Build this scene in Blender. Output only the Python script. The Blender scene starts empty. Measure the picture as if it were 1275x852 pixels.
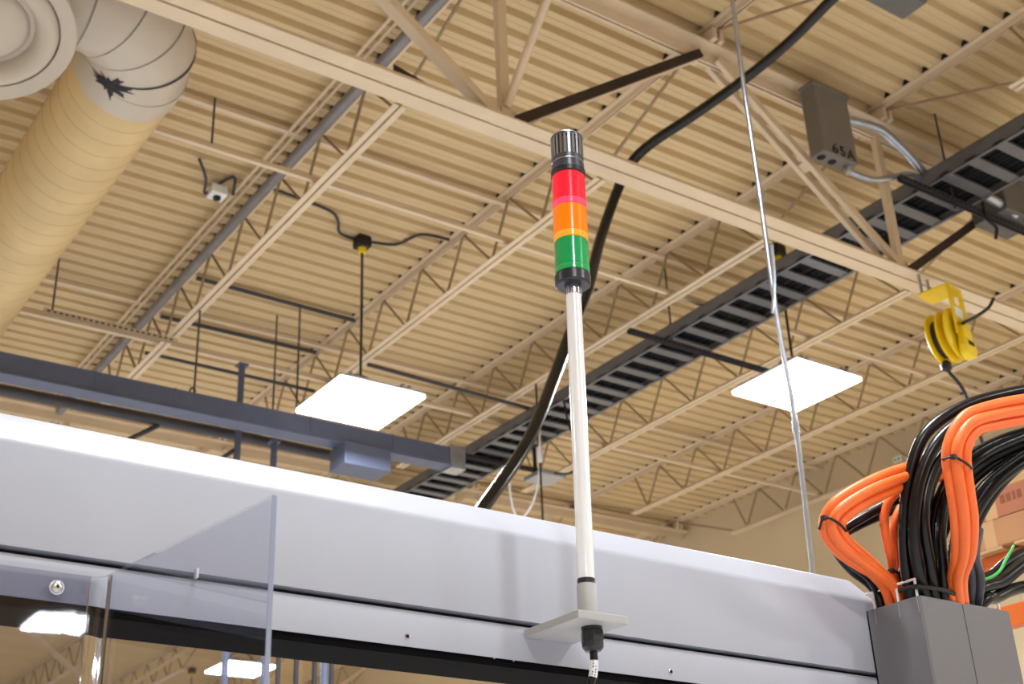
import bpy, bmesh, math, random
from mathutils import Vector, Matrix
random.seed(7)
SC = bpy.context.scene
COL = SC.collection
V = Vector

# ------------------------------------------------------------------ camera
CAMZ = 1.6
FPX = 1638.0
AX = V((0.82150605, 0.22244448, 0.52502025))     # world X in camera axes (right, down, forward)
AY = V((-0.56886674, 0.38265862, 0.72798558))
AZ = V((-0.03896715, -0.89671112, 0.44089763))
cam_d = bpy.data.cameras.new('camera')
cam_d.sensor_width = 36.0
cam_d.lens = 36.0 * FPX / 1275.0
cam_d.clip_start = 0.05
cam_d.clip_end = 200
cam = bpy.data.objects.new('camera', cam_d)
COL.objects.link(cam)
M = Matrix(((AX[0], -AX[1], -AX[2], 0), (AY[0], -AY[1], -AY[2], 0), (AZ[0], -AZ[1], -AZ[2], CAMZ), (0, 0, 0, 1)))
cam.matrix_world = M
cam_d.dof.use_dof = True
cam_d.dof.focus_distance = 2.25
cam_d.dof.aperture_fstop = 9.0
SC.camera = cam

def at(px, py, depth):
    """the place a given forward distance away along one line of sight"""
    d = V((px - 637.5, py - 426.0, FPX)) / FPX
    return V((d.dot(AX), d.dot(AY), d.dot(AZ))) * depth + V((0, 0, CAMZ))

# ------------------------------------------------------------------ world, exposure
W = bpy.data.worlds.new('world')
SC.world = W
W.use_nodes = True
W.node_tree.nodes['Background'].inputs[0].default_value = (0.9, 0.95, 1.0, 1)
W.node_tree.nodes['Background'].inputs[1].default_value = 0.15
SC.view_settings.view_transform = 'Standard'
SC.view_settings.look = 'None'
SC.view_settings.gamma = 1.0
SC.view_settings.use_curve_mapping = False
SC.view_settings.exposure = 0.05
LAMP_W = 200.0
LENS_E = 14.0
LAMP_COL = (0.90, 0.955, 1.0)
# high bay positions (x, y, z of the lens), the first two are in the picture
LAMPS = [(4.56, 8.40, 5.76), (7.70, 6.70, 5.95), (7.60, 17.4, 5.76), (4.60, -12.6, 5.76), (4.6, -4.2, 5.76),  # the last here and all below are unseen, added to light the hall
         (-1.0, -3.6, 5.76), (1.5, 1.5, 5.76), (9.8, -4.0, 5.76), (-1.6, 12.6, 5.76), (3.0, 14.2, 5.76),
         (-5.5, 5.5, 5.76), (-5.0, -9.0, 5.76), (10.2, 15.6, 5.76), (9.9, 2.2, 5.76), (2.0, 22.5, 5.76), (9.5, 24.0, 5.76), (-5.0, 20.0, 5.76)]

# ------------------------------------------------------------------ materials
MATS = {}
def mat(name, col, rough=0.5, metal=0.0, var=0.08, scale=6.0, bump=0.0, bscale=60.0, coat=0.0, emit=None, estr=0.0, spec=0.5, stretch=None):
    m = bpy.data.materials.new(name)
    m.use_nodes = True
    nt = m.node_tree
    b = nt.nodes['Principled BSDF']
    b.inputs['Roughness'].default_value = rough
    b.inputs['Metallic'].default_value = metal
    b.inputs['Coat Weight'].default_value = coat
    b.inputs['Specular IOR Level'].default_value = spec
    tc = nt.nodes.new('ShaderNodeTexCoord')
    mp = nt.nodes.new('ShaderNodeMapping')
    if stretch: mp.inputs['Scale'].default_value = stretch
    nt.links.new(tc.outputs['Object'], mp.inputs['Vector'])
    n = nt.nodes.new('ShaderNodeTexNoise')
    n.inputs['Scale'].default_value = scale
    n.inputs['Detail'].default_value = 5.0
    nt.links.new(mp.outputs[0], n.inputs['Vector'])
    r = nt.nodes.new('ShaderNodeValToRGB')
    r.color_ramp.elements[0].position = 0.3
    r.color_ramp.elements[1].position = 0.7
    r.color_ramp.elements[0].color = (*[c * (1 - var) for c in col], 1)
    r.color_ramp.elements[1].color = (*[min(1, c * (1 + var)) for c in col], 1)
    nt.links.new(n.outputs['Fac'], r.inputs['Fac'])
    nt.links.new(r.outputs['Color'], b.inputs['Base Color'])
    if bump > 0:
        n2 = nt.nodes.new('ShaderNodeTexNoise')
        n2.inputs['Scale'].default_value = bscale
        nt.links.new(mp.outputs[0], n2.inputs['Vector'])
        bp = nt.nodes.new('ShaderNodeBump')
        bp.inputs['Strength'].default_value = bump
        bp.inputs['Distance'].default_value = 0.002
        nt.links.new(n2.outputs['Fac'], bp.inputs['Height'])
        nt.links.new(bp.outputs['Normal'], b.inputs['Normal'])
    if emit:
        b.inputs['Emission Color'].default_value = (*emit, 1)
        b.inputs['Emission Strength'].default_value = estr
    MATS[name] = m
    return m

def srgb(r, g, b):
    f = lambda c: (c / 255 / 12.92) if c / 255 <= 0.04045 else ((c / 255 + 0.055) / 1.055) ** 2.4
    return (f(r), f(g), f(b))

mat('deck', srgb(205, 178, 134), 0.55, var=0.06, scale=1.5)
mat('steel_tan', srgb(216, 194, 164), 0.5, var=0.05, scale=3)
mat('wall_tan', srgb(214, 194, 160), 0.8, var=0.05, scale=0.8, bump=0.1)
mat('concrete', srgb(206, 206, 208), 0.5, var=0.08, scale=1.2)
mat('duct_tan', srgb(206, 178, 128), 0.5, var=0.1, scale=2.5)
mat('duct_white', srgb(192, 179, 163), 0.4, var=0.05, scale=3)
mat('sealant_black', srgb(28, 28, 34), 0.7, var=0.2)
mat('grey_pipe', srgb(135, 130, 130), 0.4, metal=0.3, var=0.12)
mat('grey_busway', srgb(84, 92, 116), 0.45, var=0.08)
mat('tray_grey', srgb(104, 105, 112), 0.4, metal=0.4, var=0.08)
mat('cable_dark', srgb(9, 10, 15), 0.7, var=0.2, spec=0.2)
mat('dark_rod', srgb(66, 64, 70), 0.5, metal=0.3, var=0.1)
mat('rod_tan', srgb(150, 125, 95), 0.55, var=0.1)
mat('box_grey', srgb(112, 106, 100), 0.5, var=0.06)
mat('galv', srgb(172, 178, 190), 0.28, metal=0.85, var=0.1, scale=20)
mat('beam_paint', srgb(169, 171, 182), 0.42, var=0.03, scale=4, bump=0.03, bscale=400)
mat('beam_dark', srgb(9, 9, 10), 0.9, var=0.1, spec=0.1)
mat('gap_black', srgb(10, 10, 12), 0.9, var=0.1)
mat('plate_grey', srgb(178, 176, 176), 0.45, var=0.04, bump=0.05, bscale=500)
mat('column_grey', srgb(112, 110, 114), 0.38, var=0.04, scale=3, bump=0.03, bscale=400)
mat('pole_white', srgb(244, 244, 246), 0.25, var=0.02, coat=0.3)
mat('brushed', srgb(170, 170, 176), 0.3, metal=0.9, var=0.15, scale=40, stretch=(1, 1, 0.1))
mat('cap_grey', srgb(92, 94, 104), 0.28, metal=0.6, var=0.15)
mat('plastic_black', srgb(38, 39, 46), 0.32, var=0.15)
mat('lens_red', srgb(235, 18, 48), 0.18, var=0.04, coat=0.5, emit=(1.0, 0.01, 0.035), estr=0.5)
mat('lens_amber', srgb(255, 116, 0), 0.18, var=0.04, coat=0.5, emit=(1.0, 0.2, 0.0), estr=0.42)
mat('lens_green', srgb(0, 166, 92), 0.18, var=0.08, coat=0.5)
mat('lens_red_rim', srgb(250, 70, 110), 0.15, var=0.05, coat=0.5, emit=(1.0, 0.06, 0.12), estr=0.4)
mat('lens_amber_rim', srgb(255, 165, 40), 0.15, var=0.05, coat=0.5, emit=(1.0, 0.35, 0.02), estr=0.3)
mat('lens_green_rim', srgb(30, 170, 95), 0.15, var=0.1, coat=0.5)
mat('screw', srgb(205, 202, 198), 0.25, metal=0.8, var=0.05)
mat('cable_black', srgb(8, 8, 12), 0.30, var=0.15, scale=30, spec=0.4)
mat('cable_grey', srgb(58, 60, 68), 0.5, var=0.15, scale=30)
mat('cable_orange', srgb(255, 116, 48), 0.45, var=0.06, scale=30)
mat('cable_green', srgb(60, 170, 80), 0.4, var=0.06)
mat('cable_white', srgb(225, 225, 230), 0.4, var=0.05)
mat('hose_black', srgb(8, 8, 11), 0.22, var=0.1, scale=30)
mat('wire_white', srgb(232, 232, 234), 0.35, var=0.03)
mat('tie_black', srgb(14, 14, 16), 0.5, var=0.1)
mat('yellow', srgb(240, 204, 20), 0.4, var=0.06)
mat('reel_dark', srgb(48, 32, 22), 0.7, var=0.2)  # wound cord; also colours shade onto the girder diagonals and loose angle
mat('cardboard', srgb(170, 122, 84), 0.75, var=0.1, scale=3)
mat('cardboard_red', srgb(160, 100, 72), 0.75, var=0.1, scale=3)
mat('tape', srgb(190, 150, 108), 0.35, var=0.05)
mat('print_red', srgb(122, 70, 48), 0.8, var=0.2)
mat('wood', srgb(186, 150, 104), 0.75, var=0.15, scale=4, stretch=(1, 1, 14))
mat('rack_orange', srgb(210, 100, 30), 0.5, var=0.06)
mat('hood', srgb(92, 90, 88), 0.5, var=0.08)
mat('lamp_body', srgb(150, 152, 158), 0.4, metal=0.3, var=0.05)
mat('lamp_lens', (1, 1, 1), 0.5, var=0.0, emit=(1.0, 0.99, 0.97), estr=LENS_E)
mat('sign_white', srgb(235, 235, 230), 0.5, var=0.03)
mat('sign_green', srgb(40, 160, 70), 0.5, var=0.03)
mat('ink', srgb(30, 28, 28), 0.8, var=0.1)
mat('letter', srgb(22, 18, 15), 0.8, var=0.1)

def label_mat():
    m = mat('cable_label', srgb(238, 238, 240), 0.5, var=0.0)
    return m
label_mat()

def acrylic(name, tint, base=0.05):
    m = bpy.data.materials.new(name); m.use_nodes = True
    nt = m.node_tree; nt.nodes.clear()
    o = nt.nodes.new('ShaderNodeOutputMaterial')
    t = nt.nodes.new('ShaderNodeBsdfTransparent'); t.inputs[0].default_value = (*tint, 1)
    g = nt.nodes.new('ShaderNodeBsdfGlossy'); g.inputs['Roughness'].default_value = 0.015
    g.inputs[0].default_value = (0.95, 0.96, 1, 1)
    fc = nt.nodes.new('ShaderNodeLayerWeight'); fc.inputs[0].default_value = 0.5
    pw = nt.nodes.new('ShaderNodeMath'); pw.operation = 'POWER'; pw.inputs[1].default_value = 5.0
    lw = nt.nodes.new('ShaderNodeMath'); lw.operation = 'MULTIPLY_ADD'; lw.inputs[1].default_value = 0.9; lw.inputs[2].default_value = base
    nt.links.new(fc.outputs['Facing'], pw.inputs[0]); nt.links.new(pw.outputs[0], lw.inputs[0])
    n = nt.nodes.new('ShaderNodeTexNoise'); n.inputs['Scale'].default_value = 9
    bp = nt.nodes.new('ShaderNodeBump'); bp.inputs['Strength'].default_value = 0.02; bp.inputs['Distance'].default_value = 0.01
    nt.links.new(n.outputs['Fac'], bp.inputs['Height']); nt.links.new(bp.outputs[0], g.inputs['Normal'])
    mx = nt.nodes.new('ShaderNodeMixShader')
    nt.links.new(lw.outputs[0], mx.inputs[0]); nt.links.new(t.outputs[0], mx.inputs[1]); nt.links.new(g.outputs[0], mx.inputs[2])
    nt.links.new(mx.outputs[0], o.inputs[0])
    MATS[name] = m
acrylic('acrylic', (0.86, 0.865, 0.90)); acrylic('acrylic_flat', (0.80, 0.805, 0.85))
def glass(name, col):
    m = bpy.data.materials.new(name); m.use_nodes = True
    b = m.node_tree.nodes['Principled BSDF']
    b.inputs['Base Color'].default_value = (*col, 1)
    b.inputs['Transmission Weight'].default_value = 1.0
    b.inputs['Roughness'].default_value = 0.03
    b.inputs['IOR'].default_value = 1.49
    MATS[name] = m
glass('acrylic_bend', (0.92, 0.93, 0.97))
mat('acrylic_edge', srgb(150, 156, 178), 0.2, var=0.03, coat=0.5)

# ------------------------------------------------------------------ mesh builder
class MB:
    def __init__(s): s.v = []; s.f = []
    def add(s, vs, fs):
        k = len(s.v); s.v += [V(p) for p in vs]; s.f += [[i + k for i in f] for f in fs]; return s
    def box(s, a, b):
        (x0, y0, z0), (x1, y1, z1) = a, b
        return s.add([(x0,y0,z0),(x1,y0,z0),(x1,y1,z0),(x0,y1,z0),(x0,y0,z1),(x1,y0,z1),(x1,y1,z1),(x0,y1,z1)],
                     [(3,2,1,0),(4,5,6,7),(0,1,5,4),(1,2,6,5),(2,3,7,6),(3,0,4,7)])
    def bar(s, p0, p1, u, w, h, ou=0.0, ov=0.0):
        """rectangular bar p0->p1, width w along u, height h along the other cross axis"""
        p0, p1 = V(p0), V(p1); d = (p1 - p0).normalized()
        u = V(u); u = (u - d * u.dot(d)).normalized(); v = d.cross(u)
        c = [(-w/2+ou, -h/2+ov), (w/2+ou, -h/2+ov), (w/2+ou, h/2+ov), (-w/2+ou, h/2+ov)]
        vs = [p0 + u*a + v*b for a, b in c] + [p1 + u*a + v*b for a, b in c]
        return s.add(vs, [(3,2,1,0),(4,5,6,7),(0,1,5,4),(1,2,6,5),(2,3,7,6),(3,0,4,7)])
    def angle(s, p0, p1, u, v, leg, t):
        """steel angle, heel line p0->p1, legs along u and v"""
        p0, p1, u, v = V(p0), V(p1), V(u), V(v)
        pr = [(0,0),(leg,0),(leg,t),(t,t),(t,leg),(0,leg)]
        return s.extr([p0 + u*a + v*b for a, b in pr], p1 - p0)
    def extr(s, poly, d):
        n = len(poly); d = V(d)
        vs = [V(p) for p in poly] + [V(p) + d for p in poly]
        fs = [tuple(range(n - 1, -1, -1)), tuple(range(n, 2*n))]
        fs += [(i, (i+1) % n, n + (i+1) % n, n + i) for i in range(n)]
        return s.add(vs, fs)
    def tube(s, path, r, n=8, cap=True):
        path = [V(p) for p in path]; m = len(path)
        rr = r if isinstance(r, (list, tuple)) else [r] * m
        t0 = (path[1] - path[0]).normalized()
        a = V((0, 0, 1)) if abs(t0.z) < 0.9 else V((1, 0, 0))
        u = (a - t0 * a.dot(t0)).normalized()
        vs = []
        for i, p in enumerate(path):
            t = (path[min(i+1, m-1)] - path[max(i-1, 0)]).normalized()
            u = (u - t * u.dot(t)).normalized(); w = t.cross(u)
            vs += [p + (u * math.cos(2*math.pi*k/n) + w * math.sin(2*math.pi*k/n)) * rr[i] for k in range(n)]
        fs = []
        for i in range(m - 1):
            for k in range(n):
                k2 = (k + 1) % n
                fs.append((i*n+k, i*n+k2, (i+1)*n+k2, (i+1)*n+k))
        if cap: fs += [tuple(range(n-1, -1, -1)), tuple(range((m-1)*n, m*n))]
        return s.add(vs, fs)
    def lathe(s, o, axis, prof, n=32, ref=None):
        """prof: list of (radius, height along axis)"""
        o = V(o); ax = V(axis).normalized()
        a = V(ref) if ref else (V((1, 0, 0)) if abs(ax.x) < 0.9 else V((0, 1, 0)))
        u = (a - ax * a.dot(ax)).normalized(); w = ax.cross(u)
        vs = []
        for r, h in prof:
            vs += [o + ax*h + (u*math.cos(2*math.pi*k/n) + w*math.sin(2*math.pi*k/n))*r for k in range(n)]
        fs = []
        for i in range(len(prof) - 1):
            for k in range(n):
                k2 = (k+1) % n
                fs.append((i*n+k, i*n+k2, (i+1)*n+k2, (i+1)*n+k))
        if prof[0][0] > 1e-4: fs.append(tuple(range(n-1, -1, -1)))
        if prof[-1][0] > 1e-4: fs.append(tuple(range((len(prof)-1)*n, len(prof)*n)))
        return s.add(vs, fs)
    def build(s, name, m, parent=None, smooth=40, bevel=0, world=True):
        """world=True: vertices are world coordinates, re-based on the parent's location"""
        off = V(parent.get('_o', (0, 0, 0))) if (parent is not None and world) else V((0, 0, 0))
        if parent is None:
            lo = V([min(p[i] for p in s.v) for i in range(3)]); hi = V([max(p[i] for p in s.v) for i in range(3)])
            off = V(((lo.x+hi.x)/2, (lo.y+hi.y)/2, lo.z)) if world else V((0, 0, 0))
        me = bpy.data.meshes.new(name)
        me.from_pydata([tuple(p - off) for p in s.v], [], s.f)
        bm = bmesh.new(); bm.from_mesh(me); bmesh.ops.recalc_face_normals(bm, faces=bm.faces); bm.to_mesh(me); bm.free()
        if smooth:
            me.polygons.foreach_set('use_smooth', [True]*len(me.polygons))
            me.set_sharp_from_angle(angle=math.radians(smooth))
        me.materials.append(MATS[m])
        o = bpy.data.objects.new(name, me); COL.objects.link(o)
        if parent is not None: o.parent = parent
        else: o.location = off
        if bevel:
            b = o.modifiers.new('bevel', 'BEVEL'); b.width = bevel; b.segments = 2; b.limit_method = 'ANGLE'
        return o

def tag(o, label, cat, group=None):
    o['label'] = label; o['category'] = cat
    if group: o['group'] = group
    return o
OFFS = {}
class _E(dict): pass
def thing(name, label, cat, loc=(0, 0, 0), group=None):
    o = bpy.data.objects.new(name, None); COL.objects.link(o)
    o.empty_display_size = 0.1
    o.location = loc; o['_o'] = tuple(loc)
    return tag(o, label, cat, group)
def sub(o):
    """let sub-parts of a part re-base on the same origin as the part's own mesh"""
    o['_o'] = tuple(o.parent['_o']) if o.parent is not None else tuple(o.location)
    return o
def copy_tree(o, parent=None):
    c = o.copy(); COL.objects.link(c); c.parent = parent
    for ch in list(o.children):
        if not ch.name.startswith('flute_block'): copy_tree(ch, c)
    return c
def struct(o):
    o['kind'] = 'structure'; return o
def smooth_path(pts, k=6):
    pts = [V(p) for p in pts]
    P = [pts[0]*2 - pts[1]] + pts + [pts[-1]*2 - pts[-2]]
    out = []
    for i in range(1, len(P) - 2):
        a, b, c, d = P[i-1], P[i], P[i+1], P[i+2]
        for j in range(k):
            t = j / k
            out.append(0.5*((2*b) + (c-a)*t + (2*a-5*b+4*c-d)*t*t + (3*b-a-3*c+d)*t**3))
    out.append(pts[-1]); return out

# ================================================================== the hall
ZB, ZT, ZD = 6.80, 7.30, 7.30          # joist bottom chord, joist top, underside of the deck
def hall():
    fl = MB().box((-9, -16, -0.1), (12.4, 30, 0)).build('floor', 'concrete', None, 0); struct(fl)
    struct(MB().box((12.15, -16, 0), (12.4, 30, 7.5)).build('wall_right', 'wall_tan', None, 0))
    struct(MB().box((-9.2, -16, 0), (-9, 30, 7.5)).build('wall_left', 'wall_tan', None, 0))
    struct(MB().box((-9.2, 30, 0), (12.4, 30.2, 7.5)).build('wall_back', 'wall_tan', None, 0))
    struct(MB().box((-9.2, -16.2, 0), (12.4, -16, 7.5)).build('wall_front', 'wall_tan', None, 0))
    # corrugated roof deck: sheets of five ribs
    ce = bpy.data.objects.new('ceiling', None); COL.objects.link(ce); struct(ce); ce['_o'] = (0, 0, 0)
    p = 0.1715; h = 0.045
    prof = []
    for k in range(5):
        y = k * p
        prof += [(y, ZD), (y+0.050, ZD), (y+0.054, ZD+0.004), (y+0.058, ZD), (y+0.104, ZD), (y+0.122, ZD+h), (y+0.153, ZD+h)]
    prof.append((5*p, ZD))
    mb = MB(); n = len(prof)
    for x in (-9, 12.15): mb.v += [V((x, y, z)) for y, z in prof]
    mb.f += [(i, i+1, n+i+1, n+i) for i in range(n-1)]
    first = mb.build('deck_sheet', 'deck', ce, 0)
    y = 7.632 - 0.1375 - 40*p*5/5
    y0 = y - math.ceil((y + 16) / (5*p)) * 5*p
    i = 0
    while y0 + i*5*p < 30:
        o = first if i == 0 else first.copy()
        if i: COL.objects.link(o)
        o.location = (0, y0 + i*5*p, 0); i += 1
    roof = MB().box((-9.2, -16.2, 7.46), (12.4, 30.2, 7.6)).build('roof_slab', 'deck', ce, 0)
hall()

# ------------------------------------------------------------------ roof joists
JX = [1.90 + 1.67*k for k in range(7)]
def make_joist():
    root = thing('roof_joist', 'x', 'roof joist', (0, 0, 0), 'open-web roof joists')
    for sgn in (-1, 1):
        MB().angle((sgn*0.008, 1.15, 0), (sgn*0.008, 6.88, 0), (sgn, 0, 0), (0, 0, 1), 0.042, 0.007).build('bottom_chord_angle', 'steel_tan', root, 0)
        MB().angle((sgn*0.008, 0.0, 0.5), (sgn*0.008, 8.0, 0.5), (sgn, 0, 0), (0, 0, -1), 0.048, 0.008).build('top_chord_angle', 'steel_tan', root, 0)
        MB().bar((sgn*0.03, -0.07, 0.41), (sgn*0.03, 0.15, 0.41), (1, 0, 0), 0.035, 0.09).build('bearing_seat', 'steel_tan', root, 0)
        MB().bar((sgn*0.03, 7.85, 0.41), (sgn*0.03, 8.07, 0.41), (1, 0, 0), 0.035, 0.09).build('bearing_seat', 'steel_tan', root, 0)
    r = 0.011
    def rod(a, b): MB().tube([(0, a[0], a[1]), (0, b[0], b[1])], r, 6).build('web_rod', 'rod_tan', root)
    rod((0.12, 0.46), (1.22, 0.02)); rod((7.88, 0.46), (6.80, 0.02))
    b = 1.22
    while b + 0.672 < 6.85:
        rod((b, 0.02), (b+0.40, 0.47)); rod((b+0.40, 0.47), (b+0.672, 0.02)); b += 0.672
    rod((b, 0.02), (b+0.2, 0.47))
    return root
GY = [-3.07, 4.93, 12.93, 20.93]
def flute_blocks(gy):
    """black blocks added to darken the deck flutes over the joist's top chord"""
    p = 0.1715; mb = MB(); k = math.ceil((gy + 0.05 - 7.632) / p)
    while 7.632 + k*p < gy + 7.95:
        y = 7.632 + k*p - gy
        mb.extr([(-0.058, y-0.031, 0.501), (-0.058, y+0.031, 0.501), (-0.058, y+0.016, 0.542), (-0.058, y-0.016, 0.542)], (0.116, 0, 0)); k += 1
    o = mb.build('flute_block', 'gap_black', None, 0, world=False); o['kind'] = 'stuff'
    return o
mid = ['cream open-web roof joist just right of the round tan duct, mostly hidden behind it',
       'cream open-web roof joist left of the left lamp, with a grey pipe along its top',
       'cream open-web roof joist passing just above the left high bay lamp',
       'cream open-web roof joist running along the left side of the ladder tray',
       'cream open-web roof joist running along the right side of the ladder tray',
       'cream open-web roof joist second from the tan wall, passing below the yellow reel',
       'cream open-web roof joist right against the tan end wall']
near = [None, None, 'cream joist on the near side of the girder, at the top edge above the tower',
        'cream joist on the near side of the girder, at the black hose', 'cream joist on the near side of the girder, right of the grey 65A box',
        'cream joist on the near side of the girder above the dark box at right edge', None]
proto = make_joist(); used = False; FILL = {}; PENDING = []
for gi, gy in enumerate(GY):
    for k, x in enumerate(JX):
        if gi == 0: lab = near[k]
        elif gi == 1: lab = mid[k]
        else: lab = 'distant cream open-web roof joist beyond the second girder, seen under the machine header'
        if lab is None: continue
        o = proto if not used else copy_tree(proto); used = True
        o.location = (x, gy, ZB); o['label'] = lab
        if gi >= 2: o['group'] = 'distant roof joists'
        else:
            if gi not in FILL: FILL[gi] = flute_blocks(gy); c = FILL[gi]
            else: c = FILL[gi].copy(); COL.objects.link(c)
            c.parent = o

# ------------------------------------------------------------------ girders
def girder(gy, label):
    g = thing('girder_truss', label, 'girder', (5.0, gy, 5.92))
    x0, x1 = -6.45, 12.1
    for sgn in (-1, 1):
        MB().angle((x0, gy+sgn*0.008, 5.92), (x1, gy+sgn*0.008, 5.92), (0, sgn, 0), (0, 0, 1), 0.095, 0.012).build('bottom_chord_angle', 'steel_tan', g, 0)
        MB().angle((x0, gy+sgn*0.008, 7.165), (x1, gy+sgn*0.008, 7.165), (0, sgn, 0), (0, 0, -1), 0.10, 0.012).build('top_chord_angle', 'steel_tan', g, 0)
    for k in range(-3, 4):
        xb = 3.57 + 3.34*k
        if xb > 12 or xb < -6: continue
        MB().bar((xb, gy, 5.95), (xb, gy, 7.12), (1, 0, 0), 0.06, 0.045).build('web_vertical', 'steel_tan', g, 0)
        for sgn in (-1, 1):
            for off in ((-0.045, 0.045) if sgn < 0 and k % 2 else (0.0,)):
                p0 = (xb + sgn*0.07, gy+off, 5.98); p1 = (xb + sgn*1.60, gy+off, 7.10)
                if p1[0] > 12.1: continue
                if off: MB().bar(p0, p1, (0, 1, 0), 0.034, 0.055).build('web_diagonal', 'steel_tan', g, 0)
                else:
                    MB().bar(p0, p1, (0, 1, 0), 0.075 if sgn < 0 else 0.05, 0.055).build('web_diagonal', 'steel_tan', g, 0)
                    if sgn > 0 and gy < 6: MB().bar(p0, p1, (0, 1, 0), 0.022, 0.06, -0.036, 0.004).build('web_shade_strip', 'reel_dark', g, 0)  # dark strip colours in the diagonal's unlit face
            if xb + sgn*1.6 < 12.1 and sgn < 0 and k % 2:
                c = V((xb + sgn*0.835, gy, 6.54))
                MB().bar(c - V((0.03*sgn, 0, 0.022)), c + V((0.03*sgn, 0, 0.022)), (0, 1, 0), 0.06, 0.03).build('batten_plate', 'steel_tan', g, 0)
        MB().box((xb-0.09, gy-0.007, 5.93), (xb+0.09, gy+0.007, 6.06)).build('gusset_plate', 'steel_tan', g, 0)
    return g
girder(4.93, 'deep cream girder truss crossing the picture behind the signal tower')
girder(12.93, 'far cream girder truss behind the grey busway on the left')
girder(20.93, 'farthest cream girder truss, glimpsed below the grey machine header')

bc = thing('building_column', 'cream steel column standing in the far corner by the end wall', 'column', (11.75, 12.93, 0))
MB().box((11.62, 12.80, 0), (11.88, 12.82, 5.9)).build('flange', 'steel_tan', bc, 0); MB().box((11.62, 13.04, 0), (11.88, 13.06, 5.9)).build('flange', 'steel_tan', bc, 0)
MB().box((11.743, 12.82, 0), (11.757, 13.04, 5.9)).build('web', 'steel_tan', bc, 0); MB().box((11.58, 12.76, 5.88), (11.92, 13.10, 5.918)).build('cap_plate', 'steel_tan', bc, 0)
# knee brace rising from the girder, and a bar on its chord with shade put into its brown
kb = MB().tube([(3.57, 4.90, 6.06), (3.57, 4.42, 6.58), (3.57, 3.9, 7.05)], 0.026, 10).build('knee_brace', 'steel_tan')
tag(kb, 'slim round cream knee brace rising from the girder panel point above the tower', 'brace')
ab = MB().angle((2.93, 5.06, 6.15), (3.50, 5.06, 6.03), (0, 1, 0), (0, 0, 1), 0.045, 0.008).build('steel_angle', 'reel_dark')
tag(ab, 'steel angle, shade put into its dark brown colour, behind the girder chord left of the tower', 'steel bar')

# ------------------------------------------------------------------ bridging lines
def xbar(name, y, z, x0, x1, leg, m, label, cat):
    o = MB().angle((x0, y, z), (x1, y, z), (0, 1, 0), (0, 0, 1), leg, 0.006).build(name, m, None, 0)
    return tag(o, label, cat)
xbar('bridging_angle', 7.25, 7.215, -6, 12.1, 0.035, 'steel_tan', 'upper cream bridging angle crossing the joists left of the tower', 'bridging')
xbar('bridging_angle', 7.22, 6.845, -6, 12.1, 0.035, 'steel_tan', 'lower cream bridging angle crossing the joists left of the tower', 'bridging')
xbar('bridging_angle', 10.25, 6.845, -6, 12.1, 0.040, 'steel_tan', 'cream bridging angle crossing the joists just above the grey busway', 'bridging')
xbar('bridging_angle', 10.28, 7.215, -6, 12.1, 0.035, 'steel_tan', 'cream bridging angle under the deck beyond the left lamp', 'bridging')
xbar('bridging_angle', 2.2, 7.215, -6, 12.1, 0.035, 'steel_tan', 'cream bridging angle on the near side of the girder at top right', 'bridging')

# ------------------------------------------------------------------ pipes and conduits under the deck
def pipe(name, pts, r, m, label, cat, n=8, k=0):
    path = smooth_path(pts, k) if k else pts
    return tag(MB().tube(path, r, n).build(name, m), label, cat)
pipe('sprinkler_pipe', [(3.46, 3.5, 7.14), (3.46, 12.85, 7.14)], 0.042, 'grey_pipe', 'grey pipe running along the joist left of the left lamp', 'pipe', 12)
pipe('conduit', [(3.33, 3.5, 7.22), (3.33, 12.6, 7.22)], 0.014, 'steel_tan', 'thin cream conduit left of the grey pipe, nearer the duct', 'conduit')
pipe('conduit', [(3.385, 3.5, 7.22), (3.385, 12.6, 7.22)], 0.012, 'steel_tan', 'thin cream conduit left of the grey pipe, nearer the pipe', 'conduit')
pipe('conduit', [(3.63, 9.68, 7.25), (5.2, 9.70, 7.25)], 0.02, 'dark_rod', 'upper dark conduit between the two joists left of the left lamp', 'conduit')
pipe('conduit', [(3.63, 10.52, 7.25), (5.2, 10.49, 7.25)], 0.02, 'dark_rod', 'lower dark conduit between the two joists left of the left lamp', 'conduit')
pipe('conduit', [(3.55, 10.61, 6.9), (5.26, 10.62, 6.9)], 0.018, 'dark_rod', 'dark conduit just above the cream bridging near the busway', 'conduit')
pipe('conduit', [(5.25, 9.53, 6.74), (7.13, 9.63, 6.74)], 0.02, 'dark_rod', 'dark conduit running right from the left lamp to the ladder tray', 'conduit')
def rod(x, y, z0, z1, r, m, label):
    o = MB().tube([(x, y, z0), (x, y, z1)], r, 8).build('hanger_rod', m); return tag(o, label, 'hanger rod')
rod(3.585, 9.42, 6.0, 6.80, 0.009, 'dark_rod', 'thin hanger rod holding the grey busway below the joist')
rod(4.63, 9.69, 6.1, 7.24, 0.009, 'dark_rod', 'thin hanger rod dropping from the upper dark conduit near the left lamp')
rod(4.33, 9.52, 6.0, 7.0, 0.008, 'dark_rod', 'thin hanger rod above the busway, right of the dark post')
rod(2.51, 9.9, 6.74, 7.28, 0.008, 'dark_rod', 'short hanger rod holding the strut beside the tan duct')
rod(2.75, 7.24, 6.86, 7.28, 0.008, 'dark_rod', 'short hanger rod joining the two bridging angles beside the duct elbow')
rod(7.10, 7.48, 6.50, 7.28, 0.008, 'dark_rod', 'thin hanger rod at the left end of the middle tray strut')
rod(7.30, 4.66, 6.46, 7.28, 0.008, 'dark_rod', 'thin hanger rod on the near tray strut left of the tray')
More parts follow.
